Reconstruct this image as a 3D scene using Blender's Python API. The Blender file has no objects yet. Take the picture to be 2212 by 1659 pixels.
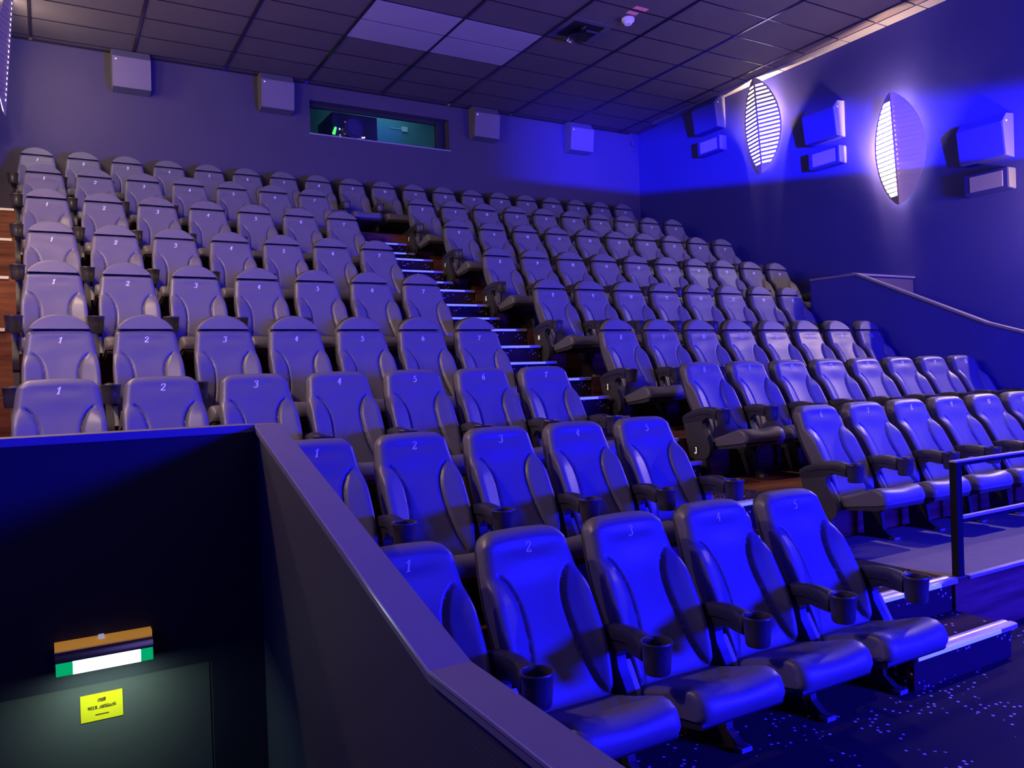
import bpy, math, random
from math import sin, cos, pi, sqrt, radians, exp
from mathutils import Matrix, Vector
random.seed(4)
S = bpy.context.scene
COL = S.collection

# ------------------------------------------------------------------ helpers
def mesh(name, V, F, mat, smooth=False):
    m = bpy.data.meshes.new(name)
    m.from_pydata([tuple(v) for v in V], [], F)
    mats = mat if isinstance(mat, list) else [mat]
    for x in mats: m.materials.append(x)
    if smooth:
        m.polygons.foreach_set('use_smooth', [True]*len(m.polygons))
    m.update()
    return m

class MB:
    def __init__(s): s.V = []; s.F = []; s.M = []
    def add(s, V, F, mi=0):
        o = len(s.V); s.V += [tuple(v) for v in V]
        s.F += [tuple(i+o for i in f) for f in F]; s.M += [mi]*len(F); return s
    def box(s, a, b, mi=0):
        x0, y0, z0 = a; x1, y1, z1 = b
        return s.add([(x0,y0,z0),(x1,y0,z0),(x1,y1,z0),(x0,y1,z0),(x0,y0,z1),(x1,y0,z1),(x1,y1,z1),(x0,y1,z1)],
                     [(0,3,2,1),(4,5,6,7),(0,1,5,4),(1,2,6,5),(2,3,7,6),(3,0,4,7)], mi)
    def prism(s, pts, axis, a, b, mi=0):
        """closed polygon pts (2D) extruded along axis from a to b"""
        n = len(pts)
        def P(p, t):
            if axis == 'x': return (t, p[0], p[1])
            if axis == 'y': return (p[0], t, p[1])
            return (p[0], p[1], t)
        V = [P(p, a) for p in pts]+[P(p, b) for p in pts]
        F = [tuple(range(n))[::-1], tuple(range(n, 2*n))]+[(i, (i+1)%n, n+(i+1)%n, n+i) for i in range(n)]
        return s.add(V, F, mi)
    def tube(s, p0, p1, r, n=12, r1=None, mi=0):
        p0 = Vector(p0); p1 = Vector(p1); d = (p1-p0).normalized()
        a = d.orthogonal().normalized(); b = d.cross(a); r1 = r if r1 is None else r1
        V = [p0+(a*cos(2*pi*i/n)+b*sin(2*pi*i/n))*r for i in range(n)]+[p1+(a*cos(2*pi*i/n)+b*sin(2*pi*i/n))*r1 for i in range(n)]
        F = [(i, (i+1)%n, n+(i+1)%n, n+i) for i in range(n)]+[tuple(range(n))[::-1], tuple(range(n, 2*n))]
        return s.add(V, F, mi)
    def lathe(s, c, prof, n=24, mi=0):
        """prof list of (r,z) about the vertical axis through c"""
        V = []; F = []
        for r, z in prof:
            for i in range(n):
                a = 2*pi*i/n; V.append((c[0]+r*cos(a), c[1]+r*sin(a), c[2]+z))
        for k in range(len(prof)-1):
            for i in range(n):
                j = (i+1)%n
                F.append((k*n+i, k*n+j, (k+1)*n+j, (k+1)*n+i))
        F.append(tuple(range(n))[::-1]); F.append(tuple((len(prof)-1)*n+i for i in range(n)))
        return s.add(V, F, mi)
    def mesh(s, name, mat, smooth=False, flatthr=None):
        m = mesh(name, s.V, s.F, mat, smooth)
        m.polygons.foreach_set('material_index', s.M)
        return m

def link(name, data, parent=None, loc=None):
    o = bpy.data.objects.new(name, data); COL.objects.link(o)
    if parent: o.parent = parent
    if loc: o.location = loc
    return o
def bevel(o, w, seg=2, ang=35):
    b = o.modifiers.new('bevel', 'BEVEL'); b.width = w; b.segments = seg; b.limit_method = 'ANGLE'; b.angle_limit = radians(ang)
    return o
def tag(o, label, cat, group=None):
    o['label'] = label; o['category'] = cat
    if group: o['group'] = group
    return o
def struct(name, data):
    o = link(name, data); o['kind'] = 'structure'; return o
def autosmooth(m, ang=35):
    m.polygons.foreach_set('use_smooth', [True]*len(m.polygons))
    try: m.set_sharp_from_angle(angle=radians(ang))
    except Exception: pass
    return m
def lerp_keys(keys, t):
    if t <= keys[0][0]: return keys[0][1]
    for (a, x), (b, y) in zip(keys, keys[1:]):
        if t <= b:
            f = (t-a)/(b-a); return x+(y-x)*f
    return keys[-1][1]
def smooth_keys(keys, t):
    """catmull-like smooth interpolation"""
    n = len(keys)
    if t <= keys[0][0]: return keys[0][1]
    if t >= keys[-1][0]: return keys[-1][1]
    for i in range(n-1):
        a, x = keys[i]; b, y = keys[i+1]
        if t <= b:
            def sl(j):
                if j <= 0: return (keys[1][1]-keys[0][1])/(keys[1][0]-keys[0][0])
                if j >= n-1: return (keys[-1][1]-keys[-2][1])/(keys[-1][0]-keys[-2][0])
                return (keys[j+1][1]-keys[j-1][1])/(keys[j+1][0]-keys[j-1][0])
            h = b-a; u = (t-a)/h; m0 = sl(i)*h; m1 = sl(i+1)*h
            return (2*u**3-3*u*u+1)*x+(u**3-2*u*u+u)*m0+(-2*u**3+3*u*u)*y+(u**3-u*u)*m1
def sstep(a, b, t):
    u = max(0, min(1, (t-a)/(b-a))); return u*u*(3-2*u)

# ------------------------------------------------------------------ materials
def mat(name, col, rough=.5, metal=0, spec=.5, bump=None, emit=None, estr=0, vary=None):
    m = bpy.data.materials.new(name); m.use_nodes = True
    nt = m.node_tree; n = nt.nodes; p = n['Principled BSDF']
    p.inputs['Base Color'].default_value = (*col, 1); p.inputs['Roughness'].default_value = rough
    p.inputs['Metallic'].default_value = metal; p.inputs['Specular IOR Level'].default_value = spec
    tc = n.new('ShaderNodeTexCoord')
    if vary:
        sc, amt = vary
        nz = n.new('ShaderNodeTexNoise'); nz.inputs['Scale'].default_value = sc; nz.inputs['Detail'].default_value = 4
        nt.links.new(tc.outputs['Object'], nz.inputs['Vector'])
        mx = n.new('ShaderNodeMix'); mx.data_type = 'RGBA'
        mx.inputs[6].default_value = (*[c*(1-amt) for c in col], 1); mx.inputs[7].default_value = (*[min(1, c*(1+amt)) for c in col], 1)
        nt.links.new(nz.outputs['Fac'], mx.inputs[0]); nt.links.new(mx.outputs[2], p.inputs['Base Color'])
    if bump:
        sc, st, dist = bump
        nz = n.new('ShaderNodeTexNoise'); nz.inputs['Scale'].default_value = sc; nz.inputs['Detail'].default_value = 3
        nt.links.new(tc.outputs['Object'], nz.inputs['Vector'])
        b = n.new('ShaderNodeBump'); b.inputs['Strength'].default_value = st; b.inputs['Distance'].default_value = dist
        nt.links.new(nz.outputs['Fac'], b.inputs['Height']); nt.links.new(b.outputs['Normal'], p.inputs['Normal'])
    if emit:
        p.inputs['Emission Color'].default_value = (*emit, 1); p.inputs['Emission Strength'].default_value = estr
    return m
LEATHER = mat('black_leather', (.14, .13, .142), .4, spec=.42, bump=(220, .12, .002), vary=(6, .06))
HEAD = mat('headrest_leather', (.15, .14, .15), .5, spec=.35, bump=(220, .12, .002))
SHELL = mat('shell_plastic', (.035, .032, .035), .5, spec=.4)
PLASTIC = mat('arm_plastic', (.03, .027, .03), .42, spec=.5, bump=(300, .08, .001))
CUP = mat('cup_plastic', (.045, .04, .045), .35, spec=.6)
PANEL = mat('panel_plastic', (.05, .046, .05), .5, spec=.4, bump=(300, .1, .001))
STEEL = mat('grey_steel', (.3, .3, .32), .4, metal=.4)
DIGIT = mat('silver_thread', (.95, .95, .95), .6, spec=.3)
DISC = mat('letter_disc', (.03, .03, .03), .4)
LETTER = mat('letter_white', (.9, .85, .8), .5, emit=(1, .85, .75), estr=.5)
BACKW = mat('back_wall_paint', (.068, .056, .09), .8, spec=.25, bump=(60, .15, .004), vary=(2.5, .08))
SIDEW = mat('side_wall_fabric', (.036, .034, .2), .85, spec=.2, bump=(120, .2, .003), vary=(1.5, .1))
BLACKW = mat('black_paint', (.018, .018, .024), .6, spec=.3, bump=(90, .2, .002))
CAP = mat('parapet_cap_board', (.17, .145, .18), .55, spec=.4, vary=(8, .05))
CAPEDGE = mat('cap_edge_highlight', (.75, .72, .7), .3, metal=.7)  # pale metal that paints the highlight along the cap
ALU = mat('aluminium', (.6, .58, .6), .35, metal=.25)
NOSE = mat('nosing_profile', (.55, .52, .55), .4, metal=.5)
LEDS = mat('nosing_light_strip', (.3, .35, .6), .4, emit=(.16, .2, 1), estr=1.2)
NOSEL = mat('nosing_cream', (.8, .75, .68), .5)
RAIL = mat('rail_black', (.012, .012, .014), .8, spec=.1)
SPKF = mat('speaker_grille', (.17, .14, .17), .75, spec=.3)
SPKB = mat('speaker_cabinet', (.12, .11, .13), .6)
BADGE = mat('badge_white', (.9, .9, .95), .4, emit=(.8, .8, 1), estr=.35)
DOOR = mat('door_grey', (.06, .06, .055), .6, spec=.3, vary=(5, .1))
YELL = mat('yellow_paper', (.55, .43, .01), .8, spec=.05, emit=(.75, .66, .02), estr=.05)
INK = mat('sign_ink', (.1, .06, .01), .8, spec=.1)
ORANGE = mat('orange_housing', (.85, .42, .06), .5, emit=(.9, .4, .04), estr=.35)
CHROME = mat('chrome', (.5, .5, .6), .15, metal=1)
GLOW = mat('exit_light_white', (.9, 1, .97), .4, emit=(.72, 1, .92), estr=6)
GREENG = mat('exit_light_green', (0, .4, .15), .4, emit=(0, .5, .16), estr=.75)
REDT = mat('red_sticker', (.8, .25, .3), .6, emit=(.8, .2, .25), estr=.08)
WHITEP = mat('white_plastic', (.85, .8, .85), .5)
TEAL = mat('booth_wall', (.12, .3, .36), .8)
PROJ = mat('projector_black', (.06, .05, .09), .35)
GREENL = mat('green_indicator', (.1, .8, .1), .5, emit=(.1, 1, .15), estr=1.2)
WLED = mat('white_indicator', (.9, .8, .9), .5, emit=(1, .8, .9), estr=1.2)
OLED = mat('orange_indicator', (.9, .5, .3), .5, emit=(1, .4, .15), estr=2)
LEAF = mat('lamp_plate', (.42, .34, .36), .45, metal=.3)
DIFF = mat('lamp_diffuser', (1, .95, .85), .5, emit=(1, .86, .68), estr=4)
DIFFH = mat('lamp_diffuser_hot', (1, .95, .85), .5, emit=(1, .86, .66), estr=22)

def glass():
    m = bpy.data.materials.new('window_glass'); m.use_nodes = True
    p = m.node_tree.nodes['Principled BSDF']; p.inputs['Transmission Weight'].default_value = 1
    p.inputs['Roughness'].default_value = .02; p.inputs['IOR'].default_value = 1.1
    p.inputs['Base Color'].default_value = (.85, .95, 1, 1)
    return m
GLASS = glass()

def wood():
    m = bpy.data.materials.new('red_wood_laminate'); m.use_nodes = True; nt = m.node_tree; n = nt.nodes; p = n['Principled BSDF']
    tc = n.new('ShaderNodeTexCoord'); mp = n.new('ShaderNodeMapping'); mp.inputs['Scale'].default_value = (.8, 9, 9)
    nt.links.new(tc.outputs['Object'], mp.inputs['Vector'])
    nz = n.new('ShaderNodeTexNoise'); nz.inputs['Scale'].default_value = 2.2; nz.inputs['Detail'].default_value = 6
    nt.links.new(mp.outputs['Vector'], nz.inputs['Vector'])
    cr = n.new('ShaderNodeValToRGB'); cr.color_ramp.elements[0].color = (.09, .024, .012, 1); cr.color_ramp.elements[1].color = (.26, .09, .05, 1)
    cr.color_ramp.elements[0].position = .3; cr.color_ramp.elements[1].position = .75
    nt.links.new(nz.outputs['Fac'], cr.inputs['Fac']); nt.links.new(cr.outputs['Color'], p.inputs['Base Color'])
    p.inputs['Roughness'].default_value = .65; p.inputs['Specular IOR Level'].default_value = .2
    return m
WOOD = wood()

def carpet(name, base, dens, scale=26):
    """dark carpet with scattered clusters of small pale dots, in world metres"""
    m = bpy.data.materials.new(name); m.use_nodes = True; nt = m.node_tree; n = nt.nodes; p = n['Principled BSDF']
    tc = n.new('ShaderNodeTexCoord')
    # fold y and z together so dots also fall on vertical risers
    vo = n.new('ShaderNodeTexVoronoi'); vo.inputs['Scale'].default_value = scale; vo.inputs['Randomness'].default_value = .8
    nt.links.new(tc.outputs['Object'], vo.inputs['Vector'])
    lt = n.new('ShaderNodeMath'); lt.operation = 'LESS_THAN'; lt.inputs[1].default_value = .2
    nt.links.new(vo.outputs['Distance'], lt.inputs[0])
    nz = n.new('ShaderNodeTexNoise'); nz.inputs['Scale'].default_value = 2.6; nz.inputs['Detail'].default_value = 1.5
    nt.links.new(tc.outputs['Object'], nz.inputs['Vector'])
    gt = n.new('ShaderNodeMath'); gt.operation = 'GREATER_THAN'; gt.inputs[1].default_value = dens
    nt.links.new(nz.outputs['Fac'], gt.inputs[0])
    mu = n.new('ShaderNodeMath'); mu.operation = 'MULTIPLY'
    nt.links.new(lt.outputs[0], mu.inputs[0]); nt.links.new(gt.outputs[0], mu.inputs[1])
    mx = n.new('ShaderNodeMix'); mx.data_type = 'RGBA'; mx.inputs[6].default_value = (*base, 1); mx.inputs[7].default_value = (.62, .55, .62, 1)
    nt.links.new(mu.outputs[0], mx.inputs[0]); nt.links.new(mx.outputs[2], p.inputs['Base Color'])
    p.inputs['Roughness'].default_value = .95; p.inputs['Specular IOR Level'].default_value = .15
    return m
GREYC = mat('grey_carpet', (.16, .14, .13), .9, spec=.2, bump=(150, .2, .003), vary=(9, .12))
CARPET = carpet('dotted_carpet', (.022, .016, .022), .53)
STEPC = carpet('dotted_step_carpet', (.035, .016, .02), .47, 26)

def tiles():
    m = bpy.data.materials.new('ceiling_tile'); m.use_nodes = True; nt = m.node_tree; n = nt.nodes; p = n['Principled BSDF']
    tc = n.new('ShaderNodeTexCoord'); nz = n.new('ShaderNodeTexNoise'); nz.inputs['Scale'].default_value = 1.2; nz.inputs['Detail'].default_value = 5
    nt.links.new(tc.outputs['Object'], nz.inputs['Vector'])
    cr = n.new('ShaderNodeValToRGB'); cr.color_ramp.elements[0].color = (.085, .065, .075, 1); cr.color_ramp.elements[1].color = (.115, .09, .10, 1)
    nt.links.new(nz.outputs['Fac'], cr.inputs['Fac']); nt.links.new(cr.outputs['Color'], p.inputs['Base Color']); p.inputs['Roughness'].default_value = .85
    return m
TILE = tiles()
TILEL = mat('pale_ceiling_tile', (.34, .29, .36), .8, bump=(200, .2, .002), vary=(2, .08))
TBAR = mat('ceiling_grid_metal', (.12, .1, .12), .22, metal=.9)
PALETRIM = mat('pale_trim', (.16, .15, .17), .5)

def ribbed():
    m = bpy.data.materials.new('ribbed_wall_carpet'); m.use_nodes = True; nt = m.node_tree; n = nt.nodes; p = n['Principled BSDF']
    p.inputs['Base Color'].default_value = (.04, .04, .05, 1); p.inputs['Roughness'].default_value = .75; p.inputs['Specular IOR Level'].default_value = .4
    tc = n.new('ShaderNodeTexCoord'); wv = n.new('ShaderNodeTexWave'); wv.inputs['Scale'].default_value = 28; wv.inputs['Distortion'].default_value = 1.2
    wv.bands_direction = 'Z'; wv.inputs['Detail Scale'].default_value = 8
    nt.links.new(tc.outputs['Object'], wv.inputs['Vector'])
    b = n.new('ShaderNodeBump'); b.inputs['Strength'].default_value = .12; b.inputs['Distance'].default_value = .002
    nt.links.new(wv.outputs['Fac'], b.inputs['Height']); nt.links.new(b.outputs['Normal'], p.inputs['Normal'])
    return m
RIB = ribbed()

# ------------------------------------------------------------------ room dimensions
LW, RW, BW, FW = -1.15, 10.85, 13.05, -8.0   # left, right, back, front
CEIL = 5.0
# tier: front edge y, floor z
TIER = {'A': (FW, -1.69), 'B': (2.84, -1.32), 'C': (4.05, -.942), 'D': (5.25, -.581), 'E': (6.513, -.023),
        'F': (7.716, .539), 'G': (8.953, 1.12), 'H': (10.181, 1.685), 'I': (11.39, 2.25)}
ORDER = 'ABCDEFGHI'
AX0, AX1 = 3.79, 4.70      # stepped aisle between the two blocks

# front floor, with the sunken exit passage at the left
struct('floor', MB().box((.76, FW, -3.4), (RW, 2.84, -1.69)).box((LW, FW, -3.4), (.76, .2, -1.69)).mesh('floor', CARPET))
struct('floor', MB().box((LW, .2, -3.5), (.76, 3.5, -3.22)).mesh('floor', CARPET))
def tier(name, boxes, nose=None):
    o = struct('floor', boxes.mesh(name, WOOD)); return o
for i, k in enumerate(ORDER[1:], 1):
    y0, z = TIER[k]; y1 = TIER[ORDER[i+1]][0] if i+1 < len(ORDER) else BW
    zp = TIER[ORDER[i-1]][1]-.25
    b = MB()
    if k == 'B':
        b.box((.87, y0, zp), (AX0, y1, z))
    elif k == 'C':
        b.box((LW, 3.62, zp), (.87, y1, z)); b.box((.87, y0, zp), (AX0, y1, z))
    elif k == 'I':
        b.box((LW, y0, zp), (RW, y1, z))
    else:
        b.box((LW, y0, zp), (AX0, y1, z))
    if k != 'I':
        xr = 9.34 if k in 'BCDE' else RW
        if k == 'B': xr = RW-.02
        b.box((AX1+.02, y0, zp), (xr, y1, z))
    t = tier('floor_'+k, b)
    if k == 'B':
        link('carpet_patch', MB().box((AX1+.03, y0+.002, z-.01), (9.34, 4.0, z+.004)).mesh('carpet_patch', GREYC), t)
        link('aisle_carpet', MB().box((AX0+.0, y0+.3, z-.01), (AX1+.025, 3.765, z+.003)).mesh('aisle_carpet', CARPET), t)
    if k in 'DEFGHI':
        n = link('nosing', MB().box((LW+.01, y0-.015, z-.022), (-.3, y0+.05, z+.006)).mesh('nosing', NOSEL), t)
# dark filler inside the aisle shaft, under the steps
# aisle steps: (front edge y, top z)
steps = [(2.50, -1.505), (2.84, -1.32), (3.77, -1.13), (4.05, -.942), (4.97, -.76), (5.25, -.581), (5.907, -.405), (6.21, -.215),
         (6.513, -.03), (7.122, .152), (7.434, .338), (7.716, .539), (8.334, .718), (8.635, .903), (8.953, 1.115),
         (9.564, 1.295), (9.85, 1.475), (10.181, 1.68), (10.797, 1.865), (11.093, 2.05)]
ordn = ['first', 'second', 'third', 'fourth', 'fifth', 'sixth', 'seventh', 'eighth', 'ninth', 'tenth', 'eleventh', 'twelfth', 'thirteenth',
        'fourteenth', 'fifteenth', 'sixteenth', 'seventeenth', 'eighteenth', 'nineteenth', 'twentieth', 'twenty-first']
for i, (y, z) in enumerate(steps):
    y1 = steps[i+1][0]-.004 if i+1 < len(steps) else 11.386
    x1 = AX1
    if i == 0: y1 = 2.836
    zb = (steps[i-1][1] if i else -1.69)-.02 if i else -1.69
    root = link('aisle_step', None, loc=(0, 0, 0)); root.location = ((AX0+x1)/2, y, zb)
    cx = (AX0+x1)/2
    def L(a): return (a[0]-cx, a[1]-y, a[2]-zb)
    ex = .004
    link('tread', MB().box(L((AX0+ex, y+.012, zb)), L((x1, y1, z))).mesh('tread', STEPC), root)
    dn = .075 if i < 2 else .055
    nz = MB()
    nz.prism([(y-.012, z-.022), (y+.014, z-.022), (y+.014, z), (y+dn, z), (y+dn, z+.005), (y+dn*.7, z+.007), (y+dn*.55, z+.003), (y+dn*.4, z+.008), (y, z+.008), (y-.012, z+.002)], 'x', AX0+ex, x1+(.03 if i < 2 else 0))
    o = link('nosing', nz.mesh('nosing', NOSE), root); o.location = (-cx, -y, -zb)
    xe = AX0+(x1-AX0)*.84
    o = link('light_strip', MB().box((AX0+.01, y-.017, z-.018), (xe, y-.0125, z+.002)).mesh('light_strip', LEDS), root); o.location = (-cx, -y, -zb)
    tag(root, f'dotted carpet aisle step with a lit metal nosing, {ordn[i]} step up from the front floor', 'step', 'stepped aisle between the seat blocks')

# ------------------------------------------------------------------ walls, ceiling
b = MB()
WX0, WX1, WZ0, WZ1 = 3.885, 6.44, 4.17, 4.72
b.box((LW-.1, BW, -2), (WX0, BW+.25, CEIL+.1)); b.box((WX1, BW, -2), (RW+.1, BW+.25, CEIL+.1))
b.box((WX0, BW, -2), (WX1, BW+.25, WZ0)); b.box((WX0, BW, WZ1), (WX1, BW+.25, CEIL+.1))
struct('wall_back', b.mesh('wall_back', BACKW))
struct('wall_right', MB().box((RW, FW, -3.4), (RW+.2, BW, CEIL+.1)).mesh('wall_right', SIDEW))
struct('wall_left', MB().box((LW-.2, FW, -3.5), (LW, BW, CEIL+.1)).mesh('wall_left', SIDEW))
struct('wall_front', MB().box((LW-.2, FW-.2, -3.4), (RW+.2, FW, CEIL+.1)).mesh('wall_front', BLACKW))
struct('ceiling', MB().box((LW-.1, FW, CEIL), (RW+.1, BW+.1, CEIL+.15)).mesh('ceiling', TILE))
# suspended grid
GX = [-.066+1.302*k for k in range(-0, 9)]; GY = [BW-.13-.622*k for k in range(0, 24)]
g = MB()
for x in GX: g.box((x-.019, -2, CEIL-.012), (x+.019, BW-.002, CEIL+.002))
for y in GY: g.box((LW+.002, y-.008, CEIL-.008), (RW-.26, y+.008, CEIL+.002))
gr = struct('trim_1', g.mesh('ceiling_grid', TBAR))
# pale perimeter board along the right wall and dark one at the back
tb = MB()
for k in range(20):
    y1 = 12.35-.63*k-.01; tb.box((RW-.235, y1-.61, CEIL-.014), (RW-.005, y1, CEIL+.002))
struct('trim_2', tb.mesh('perimeter_board', PALETRIM))
struct('trim_3', MB().box((LW+.002, BW-.035, CEIL-.03), (RW-.26, BW-.002, CEIL-.013)).mesh('wall_angle', TBAR))
# four pale tiles
k0 = [GX[3], GX[4], GX[5]]
pos = ['far left', 'far right', 'near left', 'near right']
yy = [GY[3], GY[4], GY[5]]
n = 0
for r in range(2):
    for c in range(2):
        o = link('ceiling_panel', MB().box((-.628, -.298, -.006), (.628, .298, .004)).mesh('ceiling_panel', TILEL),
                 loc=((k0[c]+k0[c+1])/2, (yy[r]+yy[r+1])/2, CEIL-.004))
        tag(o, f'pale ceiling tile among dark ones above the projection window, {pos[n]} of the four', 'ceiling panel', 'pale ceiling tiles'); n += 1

# projection window: frame, pane; booth behind
t = struct('window_1', MB().box((WX0, BW+.17, WZ0), (WX0+.035, BW+.22, WZ1)).box((WX1-.19, BW+.14, WZ0), (WX1-.155, BW+.22, WZ1))
           .box((WX1-.155, BW+.16, WZ0), (WX1, BW+.22, WZ1)).box((WX0, BW+.17, WZ1-.06), (WX1-.15, BW+.22, WZ1)).box((WX0, BW+.17, WZ0), (WX1-.15, BW+.22, WZ0+.03)).mesh('window_frame', BLACKW))
link('pane', MB().box((WX0+.035, BW+.185, WZ0+.03), (WX1-.19, BW+.195, WZ1-.06)).mesh('pane', GLASS), t)
link('sill', MB().box((WX0-.02, BW-.012, WZ0-.02), (WX1+.02, BW+.16, WZ0)).mesh('sill', mat('sill_board', (.3, .26, .3), .6)), t)
bo = MB()
bo.box((WX0-.5, BW+1.6, 3.2), (WX1+.5, BW+1.7, 5.6)); bo.box((WX0-.6, BW+.26, 3.2), (WX0-.5, BW+1.6, 5.6)); bo.box((WX1+.5, BW+.26, 3.2), (WX1+.6, BW+1.6, 5.6))
bo.box((WX0-.5, BW+.26, 3.1), (WX1+.5, BW+1.6, 3.2)); bo.box((WX0-.5, BW+.26, 5.6), (WX1+.5, BW+1.6, 5.7))
struct('wall_booth', bo.mesh('wall_booth', TEAL))
def lamp(name, typ, loc, power, col, tgt=None, **kw):
    l = bpy.data.lights.new(name, typ); l.energy = power; l.color = col
    for k, v in kw.items(): setattr(l, k, v)
    o = bpy.data.objects.new(name, l); COL.objects.link(o); o.location = loc
    if tgt is not None:
        o.rotation_euler = (Vector(tgt)-Vector(loc)).to_track_quat('-Z', 'Y').to_euler()
    return o
lamp('booth_lamp', 'AREA', (5.7, BW+1.0, 5.5), 7, (.35, .8, 1), (5.7, BW+1.2, 4), size=1.0)
# projector behind the glass
pj = link('digital_projector', None, loc=(4.75, BW+.75, 3.2))
tag(pj, 'dark digital projector with round lens behind the projection window', 'projector')
b = MB().box((-.32, -.25, .75), (.5, .6, 1.55)); link('body', b.mesh('body', PROJ), pj)
b = MB().tube((0, -.45, 1.24), (0, -.25, 1.24), .17, 24).tube((0, -.47, 1.24), (0, -.45, 1.24), .13, 24); link('lens', b.mesh('lens', mat('lens_glass', (.08, .05, .2), .1)), pj)
b = MB()
for q in range(16):
    a = random.uniform(0, 2*pi); r = random.uniform(.19, .3); s = random.uniform(.004, .012)
    b.box((r*cos(a)-s, -.262, 1.24+r*sin(a)*.6-s), (r*cos(a)+s, -.25, 1.24+r*sin(a)*.6+s))
link('indicator_lights', b.mesh('indicator_lights', WLED), pj)
link('status_light', MB().box((.3, -.262, 1.06), (.42, -.25, 1.08)).mesh('status_light', OLED), pj)
link('stand', MB().box((-.25, -.15, .01), (.4, .5, .75)).mesh('stand', PROJ), pj)
link('green_display', MB().tube((-.33, -.32, 1.14), (-.29, -.32, 1.26), .03, 10, .02).mesh('green_display', GREENL), pj)
sc = link('booth_socket', MB().box((-.06, -.02, -.05), (.06, 0, .05)).box((-.3, -.01, -.01), (-.06, 0, 0)).mesh('booth_socket', WHITEP), loc=(6.25, BW+1.598, 4.98))
tag(sc, 'small white wall socket inside the projection booth, at its right end', 'socket')

# ------------------------------------------------------------------ glyphs
GL = {
 '1': [[(.12, .72), (.3, .84), (.42, 1), (.36, .5), (.3, 0)], [(.1, .02), (.5, .02)]],
 '2': [[(.1, .72), (.08, .85), (.22, .99), (.42, .97), (.52, .8), (.44, .56), (.2, .26), (.04, .05)], [(.04, .05), (.2, .11), (.36, .03), (.5, .05), (.55, .2)]],
 '3': [[(.1, .8), (.14, .95), (.34, 1), (.5, .88), (.44, .66), (.26, .55)], [(.26, .55), (.46, .48), (.52, .26), (.38, .04), (.14, .0), (.04, .14)]],
 '4': [[(.36, 1), (.2, .7), (.03, .34), (.3, .32), (.58, .34)], [(.4, .98), (.38, .5), (.34, 0)]],
 '5': [[(.5, 1), (.34, .96), (.2, .98), (.14, .58)], [(.14, .58), (.34, .62), (.5, .46), (.46, .16), (.26, 0), (.06, .06), (.05, .16)]],
 '6': [[(.48, .96), (.26, .84), (.1, .5), (.1, .18), (.26, 0), (.44, .1), (.5, .34), (.38, .54), (.2, .48), (.1, .32)]],
 '7': [[(.06, .78), (.1, .96), (.3, .92), (.56, .98), (.4, .6), (.26, .3), (.2, 0)]],
 '8': [[(.3, .54), (.14, .68), (.14, .88), (.32, 1), (.48, .88), (.44, .66), (.3, .54), (.08, .36), (.06, .12), (.26, 0), (.48, .12), (.48, .34), (.3, .54)]],
 '9': [[(.5, .68), (.38, .48), (.18, .5), (.1, .72), (.2, .94), (.38, 1), (.52, .86), (.5, .5), (.34, .16), (.1, .03)]],
 '0': [[(.3, 1), (.12, .8), (.08, .4), (.16, .08), (.3, 0), (.46, .2), (.5, .6), (.44, .9), (.3, 1)]],
 'A': [[(0, 0), (.3, 1), (.6, 0)], [(.12, .36), (.48, .36)]],
 'C': [[(.56, .84), (.4, 1), (.18, .94), (.06, .7), (.06, .3), (.2, .05), (.4, 0), (.56, .16)]],
 'D': [[(.1, 0), (.1, 1)], [(.1, 1), (.36, .96), (.54, .74), (.54, .28), (.36, .03), (.1, 0)]],
 'E': [[(.5, 1), (.1, 1), (.1, 0), (.52, 0)], [(.1, .53), (.42, .53)]],
 'F': [[(.5, 1), (.1, 1), (.1, 0)], [(.1, .53), (.42, .53)]],
 'G': [[(.54, .84), (.4, 1), (.18, .94), (.06, .7), (.06, .3), (.2, .05), (.42, .02), (.54, .2), (.54, .48), (.34, .48)]],
 'H': [[(.08, 0), (.08, 1)], [(.54, 0), (.54, 1)], [(.08, .5), (.54, .5)]],
 'I': [[(.3, 0), (.3, 1)], [(.14, 0), (.46, 0)], [(.14, 1), (.46, 1)]],
 'J': [[(.2, 1), (.5, 1)], [(.42, 1), (.42, .22), (.3, 0), (.12, .04), (.06, .2)]],
 'K': [[(.1, 0), (.1, 1)], [(.54, 1), (.12, .45)], [(.24, .58), (.56, 0)]],
 'L': [[(.1, 1), (.1, 0), (.52, 0)]],
 'N': [[(.08, 0), (.08, 1), (.52, 0), (.52, 1)]],
 'R': [[(.1, 0), (.1, 1)], [(.1, 1), (.38, .98), (.52, .8), (.48, .6), (.34, .5), (.1, .5)], [(.3, .5), (.54, 0)]],
 'S': [[(.5, .86), (.34, 1), (.14, .92), (.1, .72), (.28, .54), (.48, .38), (.5, .14), (.3, 0), (.08, .12)]],
 'U': [[(.08, 1), (.08, .25), (.22, 0), (.4, 0), (.52, .25), (.52, 1)]],
}
ANGULAR = set('14AEFHIKLN')
def catmull(P, n=6):
    out = []
    for i in range(len(P)-1):
        p0 = P[max(i-1, 0)]; p1 = P[i]; p2 = P[i+1]; p3 = P[min(i+2, len(P)-1)]
        for k in range(n):
            t = k/n
            out.append(tuple(.5*((2*p1[a])+(-p0[a]+p2[a])*t+(2*p0[a]-5*p1[a]+4*p2[a]-p3[a])*t*t+(-p0[a]+3*p1[a]-3*p2[a]+p3[a])*t**3) for a in (0, 1)))
    out.append(P[-1]); return out
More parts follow.
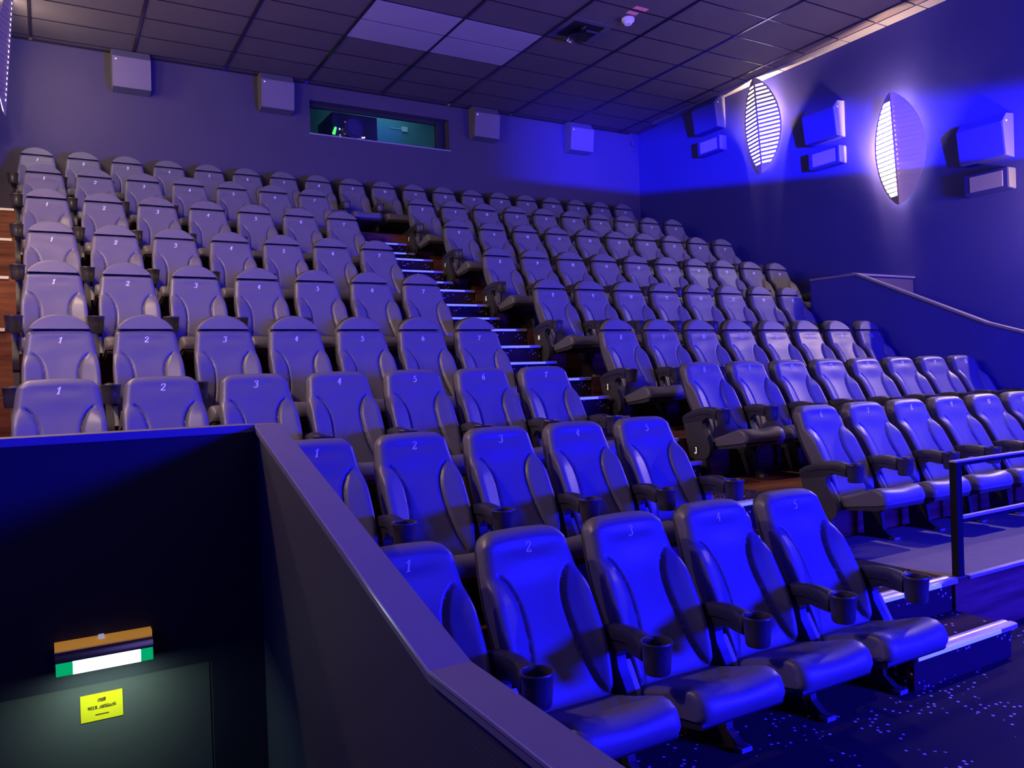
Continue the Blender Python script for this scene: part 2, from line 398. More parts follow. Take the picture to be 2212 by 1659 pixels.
def glyph_strokes(text, h, thin=.07, thick=.12, slant=.2, gap=.72, italic=True):
    """list of (V2, F) quads strips, text centred at origin"""
    W = gap*(len(text)-1)+.58; res = []
    for ci, ch in enumerate(text):
        if ch == ' ': continue
        for st in GL[ch]:
            P = st if (ch in ANGULAR or len(st) == 2) else catmull(st)
            V = []; F = []
            for i, p in enumerate(P):
                a = P[max(i-1, 0)]; c = P[min(i+1, len(P)-1)]
                d = (c[0]-a[0], c[1]-a[1]); l = sqrt(d[0]**2+d[1]**2) or 1; d = (d[0]/l, d[1]/l)
                w = (thin+thick*abs(d[1]))/2
                for s in (-1, 1):
                    x = p[0]-d[1]*w*s; y = p[1]+d[0]*w*s
                    V.append(((x+slant*y+ci*gap-W/2-slant*.5)*h, (y-.5)*h))
            for i in range(len(P)-1): F.append((2*i, 2*i+1, 2*i+3, 2*i+2))
            res.append((V, F))
    return res
def text_mesh(name, text, h, place, mat_, **kw):
    mb = MB()
    for V, F in glyph_strokes(text, h, **kw):
        mb.add([place(x, y) for x, y in V], F)
    return mb.mesh(name, mat_)

# ------------------------------------------------------------------ seat parts (origin: floor under the seat number)
YC = [(.34, -.325), (.38, -.300), (.46, -.262), (.58, -.205), (.70, -.140), (.80, -.088), (.90, -.044), (.95, -.024), (1.02, .002), (1.15, .062)]
HW = [(.34, .205), (.42, .222), (.55, .238), (.70, .240), (.80, .234), (.90, .222), (1.02, .205)]
XS = [(.36, .190), (.40, .165), (.46, .140), (.54, .120), (.62, .108), (.70, .104), (.76, .112), (.80, .128), (.83, .146), (.85, .165), (.88, .19)]
def panel_mesh(name, material, zb, ztop, hw, yf, depth, r, us, nv, seam=False, rback=.0):
    nu = len(us); V = []; F = []
    def zt(u): return ztop(u)
    front = []; edge = []
    for j in range(nv+1):
        v = j/nv; v = 1-(1-v)**1.15
        for u in us:
            z = zb+v*(zt(u)-zb); w = hw(z); x = u*w
            ed = min((1-abs(u))*w, (zt(u)-z)+0.0)
            e = max(0, min(1, ed/r)); rd = r*(1-sqrt(max(0, 1-(1-e)**2)))
            V.append((x, yf(x, z)+rd, z))
    N = nu*(nv+1)
    for j in range(nv):
        for i in range(nu-1):
            a = j*nu+i; F.append((a, a+1, a+nu+1, a+nu))
    # outline loop
    loop = [i for i in range(nu)]+[j*nu+nu-1 for j in range(1, nv+1)]+[nv*nu+i for i in range(nu-2, -1, -1)]+[j*nu for j in range(nv-1, 0, -1)]
    base = len(V); L_ = len(loop)
    for f in (.5, 1.0):
        for k in loop:
            x, y, z = V[k]; yb = yf(0, z)+r; s = 1-(.02*f)
            V.append((x*s, y+(depth-r)*f, z-(.02*depth if z > zb+.05 else 0)*f))
    for ring in range(2):
        for k in range(L_):
            a = loop[k] if ring == 0 else base+k; b_ = loop[(k+1) % L_] if ring == 0 else base+(k+1) % L_
            c = base+ring*L_+(k+1) % L_; d = base+ring*L_+k
            F.append((a, d, c, b_))
    # back: grid of columns closed with quads between mirrored outline points
    lastr = base+L_
    # bottom row indices: 0..nu-1 ; right: nu..nu+nv-1 ; top ; left
    bot = [lastr+i for i in range(nu)]; right = [lastr+nu-1+j for j in range(nv+1)]
    top = [lastr+nu-1+nv+i for i in range(nu)][::-1]; left = [lastr+(L_-j) % L_ for j in range(nv+1)]
    grid = {}
    for j in range(nv+1):
        for i in range(nu):
            if j == 0: grid[j, i] = bot[i]
            elif j == nv: grid[j, i] = top[i]
            elif i == 0: grid[j, i] = left[j]
            elif i == nu-1: grid[j, i] = right[j]
            elif i % 4 == 0 or True:
                x, y, z = V[j*nu+i]; grid[j, i] = len(V); V.append((x*.98, yf(0, z)+depth, z))
    for j in range(nv):
        for i in range(nu-1):
            F.append((grid[j, i], grid[j+1, i], grid[j+1, i+1], grid[j, i+1]))
    m = mesh(name, V, F, material, True)
    try: m.set_sharp_from_angle(angle=radians(50))
    except Exception: pass
    return m
def yc(z): return smooth_keys(YC, z)
def hwf(z): return smooth_keys(HW, z)
def yback(x, z):
    y = yc(z)
    ax = abs(x); xs = smooth_keys(XS, z); on = sstep(.865, .81, z)*sstep(.33, .40, z)
    y -= (.009*sstep(0, .012, ax-xs)+.052*max(0, (ax-xs)/max(.02, .238-xs))**1.1*sstep(.87, .76, z))*on
    y += .015*exp(-((ax-xs)/.0085)**2)*sstep(.87, .845, z)*sstep(.34, .42, z)
    y += .010*sstep(.22, .0, ax)*sstep(.92, .8, z)       # dished centre
    y += .006*exp(-((z-.955)/.03)**2)*sstep(.2, .05, ax)
    return y
def us_list(n, c=.0):
    return [sin((i/(n-1)*2-1)*pi/2*.86)/sin(pi/2*.86) for i in range(n)]
def topflat(zt, rc, crown=.01):
    def f(u):
        x = abs(u)*.205; d = max(0, x-(.205-rc))
        return zt-crown*u*u-(rc-sqrt(max(0, rc*rc-d*d)))
    return f
M_BACK = panel_mesh('backrest', LEATHER, .335, topflat(1.025, .065), hwf, yback, .085, .042, us_list(75), 84)
HS = lambda z: hwf(min(z, 1.02))
M_SHELL = panel_mesh('back_shell', SHELL, .36, topflat(1.015, .06), lambda z: hwf(z)*.985, lambda x, z: yc(z)+.074, .04, .016, us_list(15), 14)
def dome(z0, z1, hw_=.19):
    h = z1-z0; R_ = (hw_*hw_+h*h)/(2*h)
    return lambda u: z0+sqrt(max(0, R_*R_-(u*hw_)**2))-(R_-h)
M_BACKD = panel_mesh('backrest', LEATHER, .335, topflat(1.028, .035, .006), hwf, yback, .085, .038, us_list(75), 84)
M_SHELLD = panel_mesh('back_shell', SHELL, .36, dome(1.025, 1.158, .202), lambda z: hwf(min(z, 1.02))*.985, lambda x, z: yc(z)+.076, .04, .016, us_list(19), 18)
M_HEAD = panel_mesh('headrest', HEAD, 1.037, dome(1.045, 1.150), lambda z: .192, lambda x, z: yc(z)-.006, .075, .014, us_list(29), 10)

def cushion():
    prof = [(-.255, .285), (-.255, .325), (-.27, .352), (-.36, .375), (-.46, .404), (-.56, .440), (-.62, .457), (-.665, .454), (-.7, .435), (-.717, .40), (-.722, .37), (-.714, .348), (-.69, .342), (-.55, .325), (-.4, .305)]
    P = []
    n = len(prof)
    for i in range(11):  # smooth the visible top/front part
        a = prof[i]; b_ = prof[i+1]
        P += [a, ((a[0]+b_[0])/2, (a[1]+b_[1])/2)]
    P += prof[11:]
    xs = [-.232, -.230, -.222, -.205, -.17, -.12, -.06, 0, .06, .12, .17, .205, .222, .230, .232]
    V = []; F = []; m_ = len(P); cy, cz = -.48, .38
    for x in xs:
        e = (.232-abs(x))/.032; s = 1-.03*(1-min(1, e))**2; k = 1-sqrt(max(0, 1-(1-min(1, e))**2))
        for y, z in P:
            ins = .024*k
            yy = cy+(y-cy)*s + (ins if y < -.6 else 0); zz = z
            top = sstep(.0, .05, z-(.30+(-.26-y)*.12)); zz = z-ins*.9*top-(.012*cos(x/.232*pi/2)**2*sstep(-.3, -.5, y)*sstep(.38, .44, z))
            V.append((x, yy, zz))
    nx = len(xs)
    for i in range(nx-1):
        for j in range(m_):
            F.append((i*m_+j, i*m_+(j+1) % m_, (i+1)*m_+(j+1) % m_, (i+1)*m_+j))
    F.append(tuple(range(m_))); F.append(tuple((nx-1)*m_+j for j in range(m_))[::-1])
    m = mesh('seat_cushion', V, F, LEATHER, True)
    try: m.set_sharp_from_angle(angle=radians(45))
    except Exception: pass
    return m
M_CUSH = cushion()
M_PAN = autosmooth(MB().prism([(-.255, .285), (-.265, .27), (-.4, .278), (-.6, .296), (-.69, .314), (-.7, .328), (-.698, .342), (-.55, .325), (-.4, .305)], 'x', -.222, .222).mesh('seat_pan', SHELL), 30)

def arm_mesh():
    # path of the top surface (y, z, half width, thickness)
    path = [(-.055, .560, .022, .035), (-.09, .578, .027, .045), (-.15, .600, .031, .052), (-.22, .620, .033, .056), (-.30, .634, .034, .058),
            (-.36, .638, .034, .060), (-.41, .634, .036, .064), (-.445, .626, .042, .072), (-.47, .621, .046, .08)]
    V = []; F = []; sec = [(-1, -1), (-1, -.35), (-.96, .3), (-.8, .8), (-.4, .98), (0, 1.02), (.4, .98), (.8, .8), (.96, .3), (1, -.35), (1, -1)]
    for y, z, hw, th in path:
        for sx, sz in sec:
            V.append((sx*hw, y, z-th/2+sz*th/2))
    m_ = len(sec)
    for i in range(len(path)-1):
        for j in range(m_):
            F.append((i*m_+j, i*m_+(j+1) % m_, (i+1)*m_+(j+1) % m_, (i+1)*m_+j))
    F.append(tuple(range(m_))); F.append(tuple((len(path)-1)*m_+j for j in range(m_))[::-1])
    mb = MB().add(V, F)
    # lower body, set back by a groove
    low = [(-.055, .53), (-.10, .53), (-.2, .562), (-.3, .575), (-.42, .566), (-.46, .552), (-.46, .53), (-.40, .536), (-.34, .545), (-.27, .52), (-.16, .5), (-.05, .49)]
    mb.prism(low, 'x', -.026, .026)
    return autosmooth(mb.mesh('armrest', PLASTIC), 40)
M_ARM = arm_mesh()
M_CUP = autosmooth(MB().lathe((0, -.516, 0), [(.032, .494), (.048, .496), (.053, .505), (.058, .56), (.0615, .612), (.0655, .616), (.066, .621), (.0635, .626), (.059, .625), (.057, .619), (.055, .60), (.048, .513), (.032, .508)], 28).mesh('cup_holder', CUP), 50)
def side_panel():
    p = [(-.045, .548), (-.06, .50), (-.085, .36), (-.11, .26), (-.125, .205), (-.16, .192), (-.30, .192), (-.345, .215), (-.368, .26), (-.372, .305), (-.355, .35), (-.32, .41), (-.292, .455), (-.284, .50), (-.298, .525), (-.33, .537), (-.30, .56), (-.2, .548)]
    return autosmooth(MB().prism(p, 'x', -.024, .024).mesh('side_panel', PANEL), 30)
M_SIDE = side_panel()
M_LEG = autosmooth(MB().prism([(-.16, .2), (-.17, .012), (-.13, .012), (-.13, 0), (-.43, 0), (-.43, .022), (-.39, .028), (-.335, .07), (-.315, .2)], 'x', -.02, .02).mesh('leg', SHELL), 30)
M_FOOT = MB().box((-.032, -.435, 0), (.032, -.385, .02)).mesh('foot_plate', STEEL)
M_STRIP = MB().prism([(-.262, .472), (-.278, .476), (-.356, .338), (-.340, .333)], 'x', -.0, .028).mesh('lit_edge', STEEL)  # pale strip imitating the lit front edge of the side panel
M_DISC = autosmooth(MB().tube((-.0275, 0, 0), (-.0245, 0, 0), .036, 20).mesh('letter_disc', DISC), 40)
# curved pad groove seat: piping line on the cushion
def number_mesh(n):
    t = str(n)
    def place(x, z):
        zz = .955+z; return (x, yback(x, zz)-.0022, zz)
    return text_mesh('seat_number', t, .043 if n < 10 else .040, place, DIGIT, thin=.07, thick=.13, gap=.6)
NUM = {n: number_mesh(n) for n in range(1, 20)}
def letter_mesh(ch):
    # faces -x ; readable for someone standing in the aisle looking towards +x
    return text_mesh('row_letter', ch, .05, lambda u, v: (-.0290, -u, v), LETTER, thin=.12, thick=.1, slant=0, gap=.7)

ROWS = {  # y of the numbers, z floor, x of seat 1, aisle gap, split, last seat
 'A': (2.97, -1.69, 1.209, 0, 99, 1, 5), 'B': (4.185, -1.32, 1.211, 1.164, 6, 1, 12), 'C': (5.344, -.942, .046, 1.115, 8, 1, 15),
 'D': (6.514, -.581, .078, 1.071, 8, 1, 15), 'E': (7.691, -.023, .060, 1.05, 8, 1, 15), 'F': (8.941, .539, .066, 1.071, 8, 1, 17),
 'G': (10.12, 1.12, .043, 1.116, 8, 1, 17), 'H': (11.33, 1.685, .027, 1.122, 8, 1, 17), 'I': (12.70, 2.25, -.04, 0, 99, 1, 19)}
ROWN = dict(zip(ORDER, ['front row', 'second row from the front', 'third row from the front', 'fourth row from the front', 'fifth row from the front',
                        'sixth row from the front', 'seventh row from the front', 'second to last row', 'back row by the wall']))
LETT = dict(zip(ORDER, 'LKJIHGFED'))
PITCH = .56
def part(name, data, parent, loc=(0, 0, 0)):
    o = bpy.data.objects.new(name, data); COL.objects.link(o); o.parent = parent; o.location = loc; return o
def arm_set(root, x, letter=None, hi=True):
    a = part('armrest', M_ARM, root, (x, 0, 0)); part('cup_holder', M_CUP, a)
    s = part('side_panel', M_SIDE, root, (x, 0, 0)); part('lit_edge', M_STRIP, s, (.0245, 0, 0))
    if letter:
        dz = (-.205, .262) if letter in 'JK' else (-.175, .455)
        d = part('letter_disc', M_DISC, s, (0, dz[0], dz[1])); 
        me = LM.setdefault(letter, letter_mesh(letter)); part('row_letter', me, s, (0, dz[0], dz[1]))
    l = part('leg', M_LEG, root, (x, 0, 0)); part('foot_plate', M_FOOT, l)
LM = {}
for k in ORDER:
    yd, zf, x0, gap, split, n0, n1 = ROWS[k]
    for n in range(n0, n1+1):
        x = x0+PITCH*(n-1)+(gap if n >= split else 0)
        y = yd-.00179*(x-1.263)**2
        root = bpy.data.objects.new('cinema_seat', None); COL.objects.link(root)
        root.location = (x, y, zf); root.empty_display_size = .2
        part('backrest', M_BACK if k in 'ABC' else M_BACKD, root)
        if k in 'ABC': part('back_shell', M_SHELL, root)
        else:
            part('back_shell', M_SHELLD, root); part('headrest', M_HEAD, root)
        part('seat_cushion', M_CUSH, root); part('seat_pan', M_PAN, root); part('seat_number', NUM[n], root)
        first = (n == n0) or n == split
        arm_set(root, -PITCH/2, LETT[k] if (n == split) else None)
        if n == n1 or n == split-1: arm_set(root, PITCH/2)
        if k == 'I': side = 'long row without an aisle'
        elif k == 'A': side = 'short row'
        else: side = 'block left of the stepped aisle' if n < split else 'block right of the stepped aisle'
        hd = 'square-topped' if k in 'ABC' else 'round-headed'
        tag(root, f'{hd} black leather cinema seat numbered {n} in the {ROWN[k]}', 'seat', f'cinema seats in the {ROWN[k]}')

# ------------------------------------------------------------------ left parapet around the exit passage
pz = [(3.61, -.166), (3.5, -.166), (1.73, -.687), (1.2, -.700), (.3, -.72)]
b = MB().prism([(3.61, -3.3), (.3, -3.3)]+[(y, z-.03) for y, z in pz[::-1]], 'x', .762, .852)
sp = struct('wall_parapet', b.mesh('wall_parapet', RIB))
cp = [(3.63, -.166)]+pz[1:]
capb = MB().prism([(y, z) for y, z in cp]+[(y, z-.028) for y, z in cp[::-1]], 'x', .752, .864)
struct('trim_4', capb.mesh('parapet_cap', CAP))
eb = MB().prism([(y, z+.001) for y, z in pz[1:]]+[(y, z-.007) for y, z in pz[1:][::-1]], 'x', .7495, .7535)  # added sliver standing in for the bevel catching light
struct('trim_5', eb.mesh('cap_highlight', CAPEDGE))
b = MB().box((LW, 3.505, -3.3), (-.62, 3.6, -.19)).box((-.62, 3.505, -1.137), (.545, 3.6, -.19)).box((.545, 3.505, -3.3), (.762, 3.6, -.19))
struct('wall_exit', b.mesh('wall_exit', BLACKW))
struct('trim_6', MB().box((LW, 3.49, -.195), (.751, 3.65, -.164)).mesh('exit_wall_cap', CAP))
d = struct('door_1', MB().box((-.615, 3.535, -3.215), (.54, 3.58, -1.14)).mesh('door_1', DOOR))
link('door_handle', MB().box((-.56, 3.47, -2.2), (-.42, 3.49, -2.17)).box((-.56, 3.47, -2.2), (-.53, 3.54, -2.17)).mesh('door_handle', ALU), d)
# notice
sg = link('notice', MB().box((-.074, -.0, -.0525), (.074, .003, .0525)).mesh('notice', YELL), loc=(.1365, 3.531, -1.238))
tag(sg, 'yellow paper notice with three lines of print on the grey exit door', 'notice')
pl = lambda dy, dz=0: (lambda u, v: (u+.0, -.0012, v+dz))
tx = part('notice_text', text_mesh('notice_text', 'NUR', .0125, pl(0, .027), INK, thin=.24, thick=.14, slant=0, gap=.8), sg)
tx['label'] = 'dark printed top line'
part('notice_text', text_mesh('notice_text', 'HIER AUSGANG', .0105, pl(0, 0), INK, thin=.24, thick=.14, slant=0, gap=.78), sg)
part('notice_text', MB().box((-.024, -.0012, -.032), (.024, -.0004, -.0275)).box((-.014, -.0012, .0195), (.012, -.0004, .0205)).box((-.044, -.0012, -.0075), (.04, -.0004, -.0065)).mesh('notice_text', INK), sg)
# exit lamp over the door
ex = link('exit_sign', None, loc=(.151, 3.505, -1.045))
tag(ex, 'glowing green and white emergency exit light above the grey door', 'exit sign')
link('housing', MB().box((-.168, -.052, .072), (.168, -.0, .094)).mesh('housing', ORANGE), ex)
o = link('lamp_tube', MB().prism([(0, -.014), (-.05, -.014), (-.076, -.01), (-.082, .05), (-.07, .072), (0, .072)], 'x', -.168, .168).mesh('lamp_tube', CHROME), ex); autosmooth(o.data, 50)
o = link('lit_cover', MB().prism([(-.072, -.012), (-.082, -.014), (-.089, .004), (-.088, .032), (-.081, .034)], 'x', -.11, .122).mesh('lit_cover', GLOW), ex)
for s, (xa, xb) in enumerate([(-.166, -.11), (.122, .166)]):
    link('green_end', MB().prism([(-.072, -.012), (-.082, -.014), (-.089, .004), (-.088, .032), (-.081, .034)], 'x', xa, xb).mesh('green_end', GREENG), ex)
0 and link('lower_lens', MB().prism([(-.0, -.02), (-.045, -.018), (-.072, .004), (-.05, -.009), (0, -.013)], 'x', -.15, .15).mesh('lower_lens', GLOW), ex)
link('clip', MB().box((-.02, -.06, .094), (.0, -.03, .106)).mesh('clip', BADGE), ex)  # glowing badge material stands in for the clip's reflection
lamp('exit_glow', 'AREA', (.151, 3.37, -1.1), 2.0, (.62, 1, .86), (.15, 3.62, -2.0), shape='RECTANGLE', size=.3, size_y=.06)

# ------------------------------------------------------------------ right parapet and exit wall
q = [(7.6, 1.246), (6.86, 1.236), (5.17, .455), (4.76, .32), (3.2, -.02), (2.3, -.02)]
struct('wall_parapet', MB().prism([(7.6, -1.6), (2.3, -1.6)]+[(y, z-.03) for y, z in q[::-1]], 'x', 9.36, 9.44).mesh('wall_parapet', SIDEW))
struct('trim_7', MB().prism([(y, z) for y, z in q]+[(y, z-.028) for y, z in q[::-1]], 'x', 9.345, 9.455).mesh('parapet_cap', CAP))
struct('wall_exit', MB().box((9.44, 7.02, -1.5), (RW, 7.12, 1.235)).mesh('wall_exit', BACKW))
struct('trim_8', MB().box((9.455, 6.98, 1.232), (RW-.01, 7.16, 1.26)).mesh('exit_wall_cap', CAP))

# ------------------------------------------------------------------ guard rail in front of the second row
gl = link('guard_rail', None, loc=(4.80, 2.87, -1.32))
tag(gl, 'black post guard rail with two shiny horizontal bars before the second row', 'railing')
o = link('post', MB().prism([(-.022, 0), (.022, 0), (.022, .705), (-.022, .705)], 'x', -.022, .036).mesh('post', RAIL), gl)
o = link('top_rail', MB().box((-.02, -.022, .705), (3.4, .022, .715)).mesh('top_rail', ALU), gl)
o = link('top_rail_body', MB().box((.0, -.018, .682), (3.4, .018, .705)).mesh('top_rail_body', RAIL), gl)
o = link('lower_rail', MB().box((.045, -.016, .352), (3.4, .016, .368)).mesh('lower_rail', ALU), gl)
o = link('lower_rail_body', MB().box((.045, -.014, .33), (3.4, .014, .352)).mesh('lower_rail_body', RAIL), gl)
struct('trim_9', MB().box((4.86, 2.825, -1.335), (9.34, 2.86, -1.315)).mesh('platform_edge', NOSE))

# ------------------------------------------------------------------ speakers
def speaker_back(x0, x1, i):
    c = (x0+x1)/2; w = (x1-x0)/2
    r = link('wall_speaker', None, loc=(c, BW, 4.42))
    prof = [(0, .56), (-.17, .56), (-.27, .43), (-.215, .005), (0, -.02)]
    o = link('cabinet', MB().prism(prof, 'x', -w, w).mesh('cabinet', SPKB), r); bevel(o, .006)
    # grille slab on the tilted face
    g_ = MB().prism([(-.272, .425), (-.217, .008), (-.223, .006), (-.279, .425)], 'x', -w+.004, w-.004)
    link('grille', g_.mesh('grille', SPKF), r)
    link('badge', MB().box((-w+.035, -.281, .375), (-w+.06, -.270, .392)).mesh('badge', BADGE), r)
    where = ['first from the left', 'just left of the projection window', 'just right of the projection window', 'rightmost'][i]
    tag(r, f'boxy mauve surround speaker on the back wall, {where}', 'speaker', 'surround speakers on the back wall')
for i, (a, b_) in enumerate([(.94, 1.455), (3.05, 3.57), (6.85, 7.37), (8.97, 9.51)]): speaker_back(a, b_, i)
def speaker_side(y, z, i):
    r = link('wall_speaker', None, loc=(RW, y, z))
    prof = [(0, -.01), (-.20, 0), (-.265, .43), (-.17, .545), (0, .56)]
    o = link('cabinet', MB().prism([(p[0], p[1]) for p in prof], 'y', .012, .6).mesh('cabinet', SIDEW), r); bevel(o, .008)
    link('lit_end', MB().prism([(p[0]*.98, p[1]*.98+.004) for p in prof], 'y', 0, .012).mesh('lit_end', SPKB), r)  # paler end paints the light on that face, cabinet stays wall-dark
    link('badge', MB().box((-.185, -.006, .43), (-.165, 0, .45)).mesh('badge', BADGE), r)
    w = ['near the back corner', 'between the two glowing lamps', 'nearest to the screen'][i]
    tag(r, f'large dark wedge speaker high on the right wall, {w}', 'speaker', 'wedge speakers on the right wall')
    s = link('small_wall_box', None, loc=(RW, y, z-.42))
    o = link('case', MB().prism([(0, 0), (-.17, .01), (-.18, .27), (0, .28)], 'y', 0, .56).mesh('case', SIDEW), s); bevel(o, .006)
    link('lit_end', MB().prism([(0, .01), (-.16, .015), (-.172, .26), (0, .265)], 'y', -.01, 0).mesh('lit_end', SPKB), s)  # light on the box's end put into its paler colour
    link('front_panel', MB().prism([(-.173, .035), (-.181, .035), (-.188, .235), (-.18, .235)], 'y', .06, .48).mesh('front_panel', mat('pale_panel', (.3, .25, .3), .6)), s)
    tag(s, f'small box with pale front panel on the right wall {w}', 'speaker', 'small boxes on the right wall')
for i, (y, z) in enumerate([(10.57, 4.44), (8.07, 3.58), (5.58, 2.63)]): speaker_side(y, z, i)
bt = link('wall_sensor', MB().tube((0, 0, 0), (0, -.05, 0), .05, 16).mesh('wall_sensor', BACKW), loc=(10.68, BW, 4.78))
tag(bt, 'tiny round sensor on the back wall near the right corner', 'sensor')

# ------------------------------------------------------------------ wall lamps
def leaf(w, h, nslots, barf=.46, m0=.02, m1=.028):
    """flat half-lens plate in (s,t) with slots; returns quads in 2D"""
    Q = []
    ts = []
    t0, t1 = -h*.84, h*.84; n = nslots; band = (t1-t0)/n
    W = lambda t: w*max(0, (1-(t/h)**2))**.72
    def add(ta, tb, sa, sb, sub=1):
        Q.append((ta, tb, sa, sb))
    # solid tips
    k = 6
    for i in range(k):
        a = -h+(t0+h)*i/k; b_ = -h+(t0+h)*(i+1)/k; Q.append((a, b_, lambda t: 0, W))
        a = t1+(h-t1)*i/k; b_ = t1+(h-t1)*(i+1)/k; Q.append((a, b_, lambda t: 0, W))
    for i in range(n):
        a = t0+band*i; mid = a+band*barf; b_ = a+band
        Q.append((a, mid, lambda t: 0, W))
        if W((mid+b_)/2) < .09: Q.append((mid, b_, lambda t: 0, W)); continue
        Q.append((mid, b_, lambda t: 0, lambda t: m0)); Q.append((mid, b_, lambda t: W(t)-m1, W))
    return Q, W
def wall_lamp(x, y, z, side, kind, label):
    """side=-1: on the right wall facing -x ; +1 on the left wall facing +x"""
    h = .81; w = .42
    r = link('wall_lamp', None, loc=(x, y, z)); tag(r, label, 'wall lamp', 'slotted leaf wall lamps')
    def spine(t): return .175+.07*(t/h)      # distance from the wall, further at the top
    def P(s, t, q, off=0):
        # q=+1 leaf towards +y, -1 leaf towards -y
        d = spine(t); c = .955; sn = .30
        return (side*(d-s*sn-off*c), q*(s*c-off*sn*0)+0, t)
    for q, nm in ((1, 'rear_leaf'), (-1, 'front_leaf')):
        Q, W = leaf(w, h, 20, .24 if (kind == 'rear' and q == 1) else .52)  # bars of the blazing leaf thinned to imitate bloom swallowing them
        mb = MB()
        for ta, tb, fa, fb in Q:
            ta2 = ta; tb2 = tb
            V = []
            for off in (0, .004):
                for t in (ta2, tb2):
                    V += [P(fa(t), t, q, off), P(max(fb(t), fa(t)+1e-4), t, q, off)]
            mb.add(V, [(0, 1, 3, 2), (4, 6, 7, 5), (0, 2, 6, 4), (1, 5, 7, 3), (0, 4, 5, 1), (2, 3, 7, 6)])
        link('slotted_plate', mb.mesh('slotted_plate', LEAF), r)
        lit = kind == 'both' or q == 1
        mb = MB(); N = 24
        V = []
        for i in range(N+1):
            t = -h*.9+1.8*h*i/N
            V += [P(.01, t, q, .012), P(max(.012, W(t)-.03), t, q, .012)]
        F = [(2*i, 2*i+1, 2*i+3, 2*i+2) for i in range(N)]
        if lit:
            link('diffuser', mesh('diffuser', V, F, DIFF if kind == 'both' else DIFFH), r)
        else:
            link('backing', mesh('backing', V, F, LEAF), r)
    link('bracket', MB().box((side*.0, -.03, -.2), (side*.1, .03, .2)).mesh('bracket', SPKB), r)
    return r
wall_lamp(RW, 9.66, 4.19, -1, 'both', 'slatted leaf lamp glowing on the right wall near the ceiling, its slots all lit')
wall_lamp(RW, 7.13, 3.12, -1, 'rear', 'half-disc leaf lamp blazing on one side on the right wall, the nearer one')
wall_lamp(RW, 4.6, 2.05, -1, 'rear', 'leaf wall lamp on the right wall beyond the picture edge')
wall_lamp(-.46, 11.75, 4.3, 1, 'rear', 'leaf wall lamp glimpsed at the top left corner by the ceiling')
struct('trim_10', MB().box((LW, 11.5, 3.4), (-.46, 12.0, CEIL-.02)).mesh('lamp_pilaster', SIDEW))
for yl, zl in ((9.6, 4.0), (7.1, 3.1), (4.6, 2.1)):
    wall_lamp(LW, yl, zl, 1, 'rear', 'leaf lamp on the left wall beside the ' + {9.6: 'seventh', 7.1: 'fifth', 4.6: 'third'}[yl] + ' row')

# ------------------------------------------------------------------ ceiling fittings
dv = link('ceiling_spotlight', None, loc=(6.83, 9.43, CEIL))
tag(dv, 'dark square recessed ceiling spotlight with a shiny curved reflector', 'ceiling light')
mb = MB().box((-.36, -.33, -.012), (.36, -.25, -.001)).box((-.36, .25, -.012), (.36, .33, -.001)).box((-.36, -.25, -.012), (-.27, .25, -.001)).box((.27, -.25, -.012), (.36, .25, -.001))
link('frame', mb.mesh('frame', mat('spot_frame', (.10, .085, .11), .6)), dv)
link('recess', MB().box((-.27, -.25, -.006), (.27, .25, -.001)).mesh('recess', mat('recess_black', (.004, .004, .008), .6)), dv)
o = link('reflector', MB().lathe((-.05, 0, -.13), [(.06, .12), (.13, .08), (.17, .02), (.175, 0), (.165, 0), (.12, .07), (.05, .105)], 24).mesh('reflector', mat('reflector', (.25, .24, .3), .18, metal=1)), dv); autosmooth(o.data, 50)
link('yoke', MB().box((-.06, -.2, -.05), (-.04, .2, -.03)).box((-.01, -.17, -.08), (.2, -.15, -.06)).mesh('yoke', PROJ), dv)
sd = link('smoke_detector', MB().lathe((0, 0, 0), [(.05, -.085), (.055, -.08), (.06, -.05), (.085, -.045), (.09, -.03), (.09, -.001)], 20).mesh('smoke_detector', WHITEP), loc=(7.22, 8.82, CEIL)); autosmooth(sd.data, 40)
tag(sd, 'small white smoke detector on the dark ceiling beside the red strips', 'smoke detector')
for (xa, xb, ya, yb, w) in ((7.08, 7.30, 8.46, 8.54, 'longer'), (7.08, 7.25, 8.61, 8.69, 'shorter')):
    o = link('warning_strip', MB().box((-(xb-xa)/2, -(yb-ya)/2, -.004), ((xb-xa)/2, (yb-ya)/2, -.001)).mesh('warning_strip', REDT), loc=((xa+xb)/2, (ya+yb)/2, CEIL))
    tag(o, f'pinkish red sticker strip on the ceiling by the smoke detector, the {w} one', 'sticker', 'red strips on the ceiling')

# ------------------------------------------------------------------ lights
BLUE = (.006, .004, 1.0)
WARM = (1, .66, .42)
# blue LED stage wash at the front right
lamp('stage_wash', 'AREA', (7.2, -2.6, .1), 3150, BLUE, (3.9, 3.5, -.9), shape='RECTANGLE', size=1.9, size_y=1.0)
lamp('screen_glow', 'AREA', (4.8, -7.6, 1.6), 42, (.34, .24, 1), (4.8, 9, 1.6), shape='RECTANGLE', size=8, size_y=3.6)
# soft pinkish fill added from the screen side, without a fixture
lamp('pink_fill', 'AREA', (3.5, -4.5, 2.5), 15, (1, .72, .8), (4.2, 9, .5), shape='RECTANGLE', size=4, size_y=1)
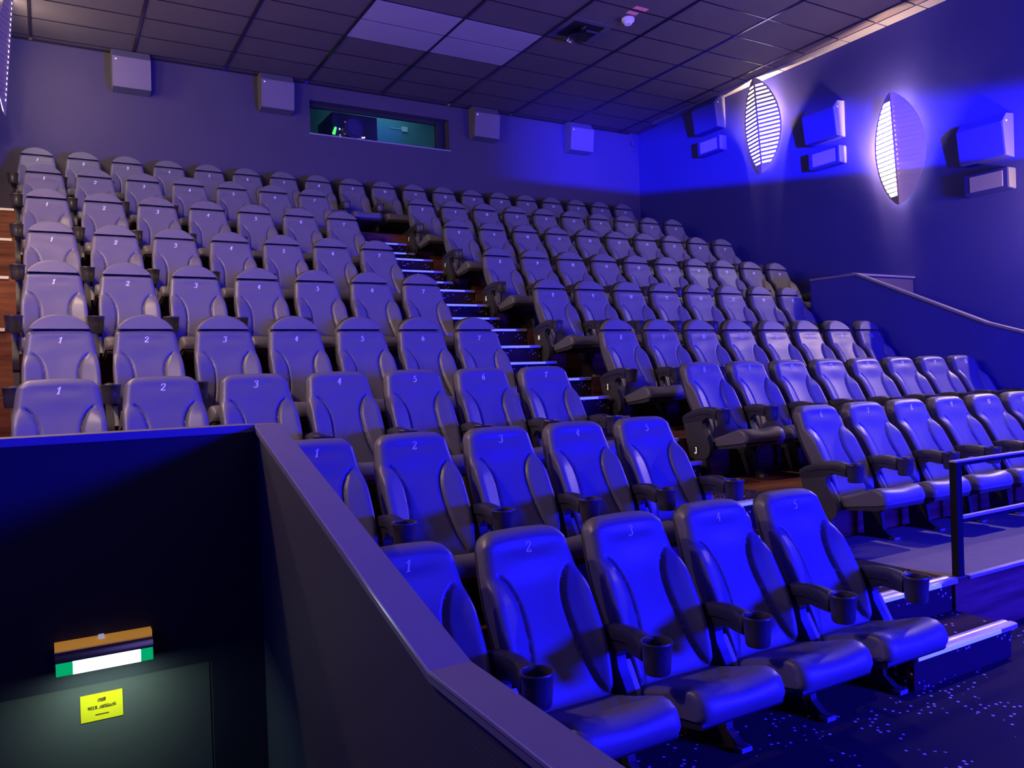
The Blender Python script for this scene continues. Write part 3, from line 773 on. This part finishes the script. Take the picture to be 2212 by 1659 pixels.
# flat blue beam over the seats towards the right wall, trimmed below and above by added unseen boards
lamp('beam_light', 'SPOT', (2.2, -6.0, .82), 110000, (.02, .012, 1), (10.85, 9.3, 3.65), spot_size=radians(30), spot_blend=.7, shadow_soft_size=.006)
struct('beam_blocker', MB().box((2.3, -4.84, .0), (4.2, -4.80, 1.0)).mesh('beam_blocker', BLACKW))  # unseen board added to cut the beam's lower edge
struct('beam_blocker', MB().box((2.1, -5.72, .888), (3.2, -5.70, 1.6)).mesh('beam_blocker', BLACKW))  # second unseen board, added to soften the beam's upper edge
# warm bulbs inside the wall lamps
def bulb(x, y, z, p, r=.06): lamp('lamp_bulb', 'POINT', (x, y, z), p, WARM, shadow_soft_size=r)
bulb(RW-.085, 9.66, 4.35, 900, .04); bulb(RW-.085, 7.2, 3.2, 600, .04); bulb(RW-.3, 4.4, 2.05, 230)
bulb(-.37, 11.75, 4.4, 12, .04)
for yl, zl, p in ((9.6, 4.0, 45), (7.1, 3.1, 250), (4.6, 2.1, 150)): bulb(LW+.32, yl, zl, p)

lamp('ceiling_downlight', 'SPOT', (8.3, 3.3, 4.93), 850, (1, .74, .62), (7.3, 2.7, -1.3), spot_size=radians(62), spot_blend=.7, shadow_soft_size=.12)

w = bpy.data.worlds.new('world'); S.world = w; w.use_nodes = True
w.node_tree.nodes['Background'].inputs[0].default_value = (.02, .012, .2, 1); w.node_tree.nodes['Background'].inputs[1].default_value = .05

# ------------------------------------------------------------------ camera
a, b_, c = radians(30.17245836), radians(-.47514539), radians(-1.94758992)
f = Vector((sin(a)*cos(b_), cos(a)*cos(b_), sin(b_))); r = Vector((cos(a), -sin(a), 0)); u = r.cross(f)
R = r*cos(c)+u*sin(c); U = -r*sin(c)+u*cos(c)
cam = bpy.data.cameras.new('camera'); co = bpy.data.objects.new('camera', cam); COL.objects.link(co)
cam.sensor_width = 36; cam.lens = 1718.063/2212*36; cam.clip_start = .05; cam.clip_end = 100
co.matrix_world = Matrix(((R.x, U.x, -f.x, 0), (R.y, U.y, -f.y, 0), (R.z, U.z, -f.z, 0), (0, 0, 0, 1)))
S.camera = co
vs = S.view_settings; S.display_settings.display_device = 'sRGB'
vs.view_transform = 'Standard'; vs.look = 'None'; vs.gamma = 1; vs.use_curve_mapping = False; vs.exposure = 0
